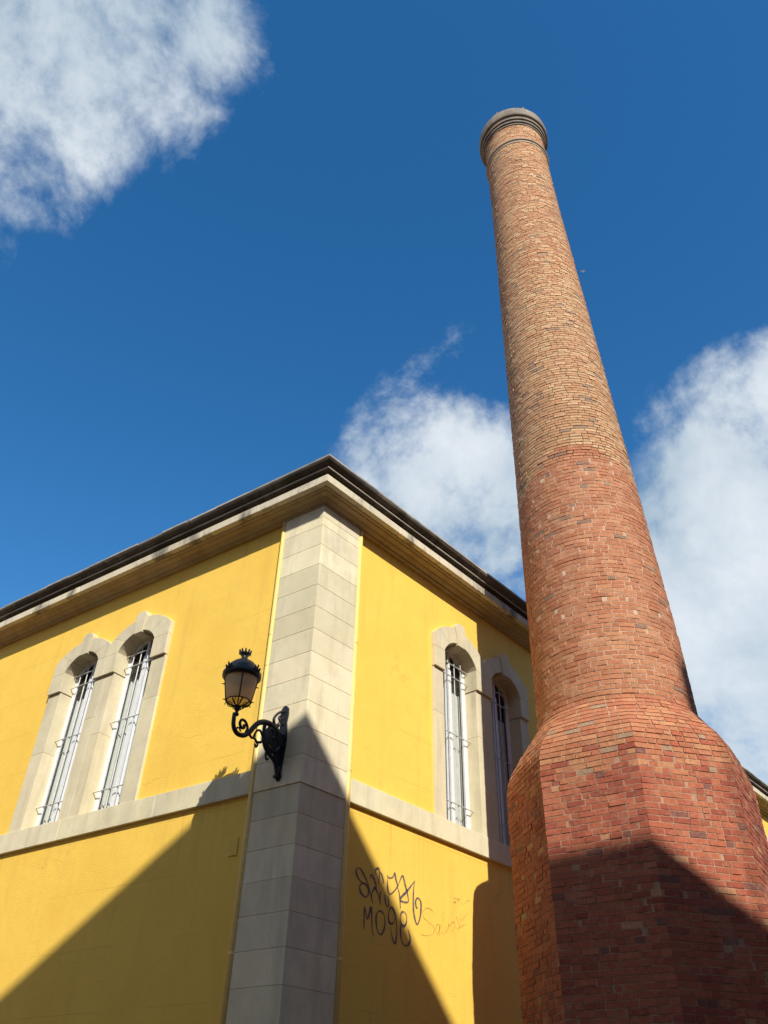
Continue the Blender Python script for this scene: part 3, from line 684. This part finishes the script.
slab('wall', .3, GZ, HZ-.35, M_NB); slab('parapet', .0, HZ-.25, HZ, M_NB); slab('cornice', .15, HZ-.352, HZ-.252, M_ST); slab('base_course', .26, GZ+.001, GZ+.8, M_ST)
M_SH = plain('green_shutter', (.05, .12, .09), .6)
for d, ins, ln in ((e1, .3, 38), (e2, .3, 30)):
    nn = Vector((d.y, -d.x)); 
    if nn.dot(e2 if d is e1 else e1) > 0: nn = -nn
    def mp(a, o, z, d=d, nn=nn): p = K + d*a - nn*.3 + nn*o; return (p.x, p.y, z)
    for fl in range(4):
        a = 1.8
        while a < ln:
            z = GZ + .6 + fl*3.3 + .8
            s = MB(); s.boxm(mp, a, a+1.1, -.02, .03, z, z+1.7); w_ = s.build('shutter', M_SH, NB, .01)
            s = MB(); s.boxm(mp, a-.08, a+1.18, -.02, .09, z-.1, z-.002); s.build('sill', M_ST, NB)
            a += 2.6

N2 = empty('sky_blocker_east', (9, 6, GZ)); tag(N2, 'unseen plain terracotta rendered block added to hold back sky light', 'building')  # out of view, added to block sky fill on the right wall and chimney
mb = MB(); mb.box(9, 24, 6, 48, GZ, 12.2); mb.build('wall', M_NB, N2)
mb = MB(); mb.box(8.7, 24.3, 5.7, 48.3, 12.201, 12.5); mb.build('cornice', M_ST, N2)
for fl in range(4):
    for k in range(15):
        mb = MB(); y = 7.2 + k*2.7; z = GZ + 1.3 + fl*3.3; mb.box(8.96, 9.02, y, y+1.1, z, z+1.7); mb.build('shutter', M_SH, N2, .01)
N3 = empty('sky_blocker_west', (-24, 0, GZ)); tag(N3, 'unseen long terracotta rendered house added to dim the shaded walls', 'building')  # out of view, added to block western sky fill on the left wall
mb = MB(); mb.box(-36, -24, -34, 0, GZ, 11.); mb.build('wall', M_NB, N3)
mb = MB(); mb.box(-36.3, -23.7, -34.3, .3, 11.001, 11.3); mb.build('cornice', M_ST, N3)
for fl in range(3):
    for k in range(11):
        mb = MB(); y = -31.5 + k*2.8; z = GZ + 1.3 + fl*3.5; mb.box(-24.04, -23.98, y, y+1.1, z, z+1.8); mb.build('shutter', M_SH, N3, .01)
tk = Vector((-3.31 + 18*math.sin(sa), 9.99 + 18*math.cos(sa), 4.30 + 18*math.tan(se)))
WT = empty('shadow_tank', (tk.x, tk.y, HZ)); tag(WT, 'unseen round tank on tall legs, added to cast a shadow on the chimney', 'shadow caster')  # invented object, placed so its shadow lands on the chimney shaft
mb = MB(); mb.lathe([(.01, tk.z-.42), (.53, tk.z-.40), (.55, tk.z-.36), (.55, tk.z+.36), (.50, tk.z+.42), (.01, tk.z+.50)], (tk.x, tk.y), 32); mb.build('tank', M_BAR, WT)
for i in (-1, 1):
    for j in (-1, 1):
        mb = MB(); mb.tube([(tk.x+i*.5, tk.y+j*.5, HZ), (tk.x+i*.38, tk.y+j*.38, tk.z-.37)], .022, 8); mb.build('leg', M_BAR, WT)

# ------------------------------------------------------------------ light
sl = bpy.data.lights.new('sun', 'SUN'); sl.energy = 5.0; sl.angle = R(.53); sl.color = (1, .95, .87)
so = bpy.data.objects.new('sun', sl); col.objects.link(so)
sd = Vector((math.sin(sa)*math.cos(se), math.cos(sa)*math.cos(se), math.sin(se)))
so.rotation_euler = sd.to_track_quat('Z', 'Y').to_euler(); so.location = (5, -5, 30)
W = bpy.data.worlds.new('World'); sc.world = W; W.use_nodes = True; nt = W.node_tree
bg = nt.nodes['Background']; STR = .10; bg.inputs['Strength'].default_value = STR
sky = N(nt, 'ShaderNodeTexSky', sky_type='NISHITA'); sky.sun_disc = False; sky.sun_elevation = se; sky.sun_rotation = sa
sky.altitude = 200; sky.air_density = 1.1; sky.dust_density = .5; sky.ozone_density = 2.2
hs = N(nt, 'ShaderNodeHueSaturation'); hs.inputs['Saturation'].default_value = 1.36; hs.inputs['Value'].default_value = 1.40; hs.inputs['Hue'].default_value = .500; nt.links.new(sky.outputs[0], hs.inputs['Color'])
tc = N(nt, 'ShaderNodeTexCoord').outputs['Generated']
nrm = N(nt, 'ShaderNodeVectorMath', operation='NORMALIZE'); nt.links.new(tc, nrm.inputs[0]); D_ = nrm.outputs[0]
def pxdir(x, y): v = Mr.transposed() @ Vector(((x-384)/811.77, -(y-512)/811.77, -1)); return v.normalized()
def blob(x, y, r0, r1, wgt, d=None):       # soft round patch of cloud cover around a sky direction (angles in degrees)
    d = d or pxdir(x, y); dp = N(nt, 'ShaderNodeVectorMath', operation='DOT_PRODUCT'); nt.links.new(D_, dp.inputs[0]); dp.inputs[1].default_value = d
    mr = N(nt, 'ShaderNodeMapRange', interpolation_type='SMOOTHSTEP'); nt.links.new(dp.outputs['Value'], mr.inputs['Value'])
    mr.inputs['From Min'].default_value = math.cos(R(r1)); mr.inputs['From Max'].default_value = math.cos(R(r0)); mr.inputs['To Max'].default_value = wgt
    return mr.outputs[0]
BL = [(40, 10, 3, 14, .85), (170, 10, 1, 7.5, .74), (10, 130, 2, 8, .7), (0, 248, .3, 2.2, .42), (465, 510, 3, 10, .80), (395, 465, 1, 7, .48), (440, 390, 1, 6.0, .24),
      (740, 560, 6, 13, .95), (760, 410, 2, 7, .75), (690, 640, 6, 14, .95), (500, 590, 2, 7, .66), (900, 700, 15, 25, 1.), (-150, -150, 8, 22, .7)]
acc = None
for b_ in BL:
    s_ = blob(*b_); acc = s_ if acc is None else math_(nt, 'MAXIMUM', acc, s_)
for az_, el_, r0_, r1_, w_ in ((185, 38, 10, 28, .75), (250, 30, 8, 20, .7)):      # unseen cloud added behind the photographer to make the fill light more neutral
    dd = Vector((math.sin(R(az_))*math.cos(R(el_)), math.cos(R(az_))*math.cos(R(el_)), math.sin(R(el_))))
    acc = math_(nt, 'MAXIMUM', acc, blob(0, 0, r0_, r1_, w_, dd))
fb = noise(nt, 6.5, 14, .63, D_, .15); fb2 = noise(nt, 2.6, 5, .55, D_)
den = math_(nt, 'ADD', acc, math_(nt, 'MULTIPLY', math_(nt, 'SUBTRACT', fb, .5), 2.3))
mr = N(nt, 'ShaderNodeMapRange', interpolation_type='SMOOTHSTEP'); nt.links.new(den, mr.inputs['Value']); mr.inputs['From Min'].default_value = .26; mr.inputs['From Max'].default_value = .92
fac = math_(nt, 'MULTIPLY', mr.outputs[0], math_(nt, 'GREATER_THAN', acc, .001))
shade = ramp(nt, math_(nt, 'ADD', math_(nt, 'MULTIPLY', fb2, .6), math_(nt, 'MULTIPLY', fb, .4)), [(.38, (.36, .48, .58)), (.58, (.78, .83, .87))])
cs = N(nt, 'ShaderNodeVectorMath', operation='SCALE'); nt.links.new(shade, cs.inputs[0]); cs.inputs['Scale'].default_value = .90/STR
outc = mix(nt, math_(nt, 'MULTIPLY', fac, .9), hs.outputs[0], cs.outputs[0])
nt.links.new(outc, bg.inputs['Color'])
try: sc.cycles.max_bounces = 8
except Exception: pass
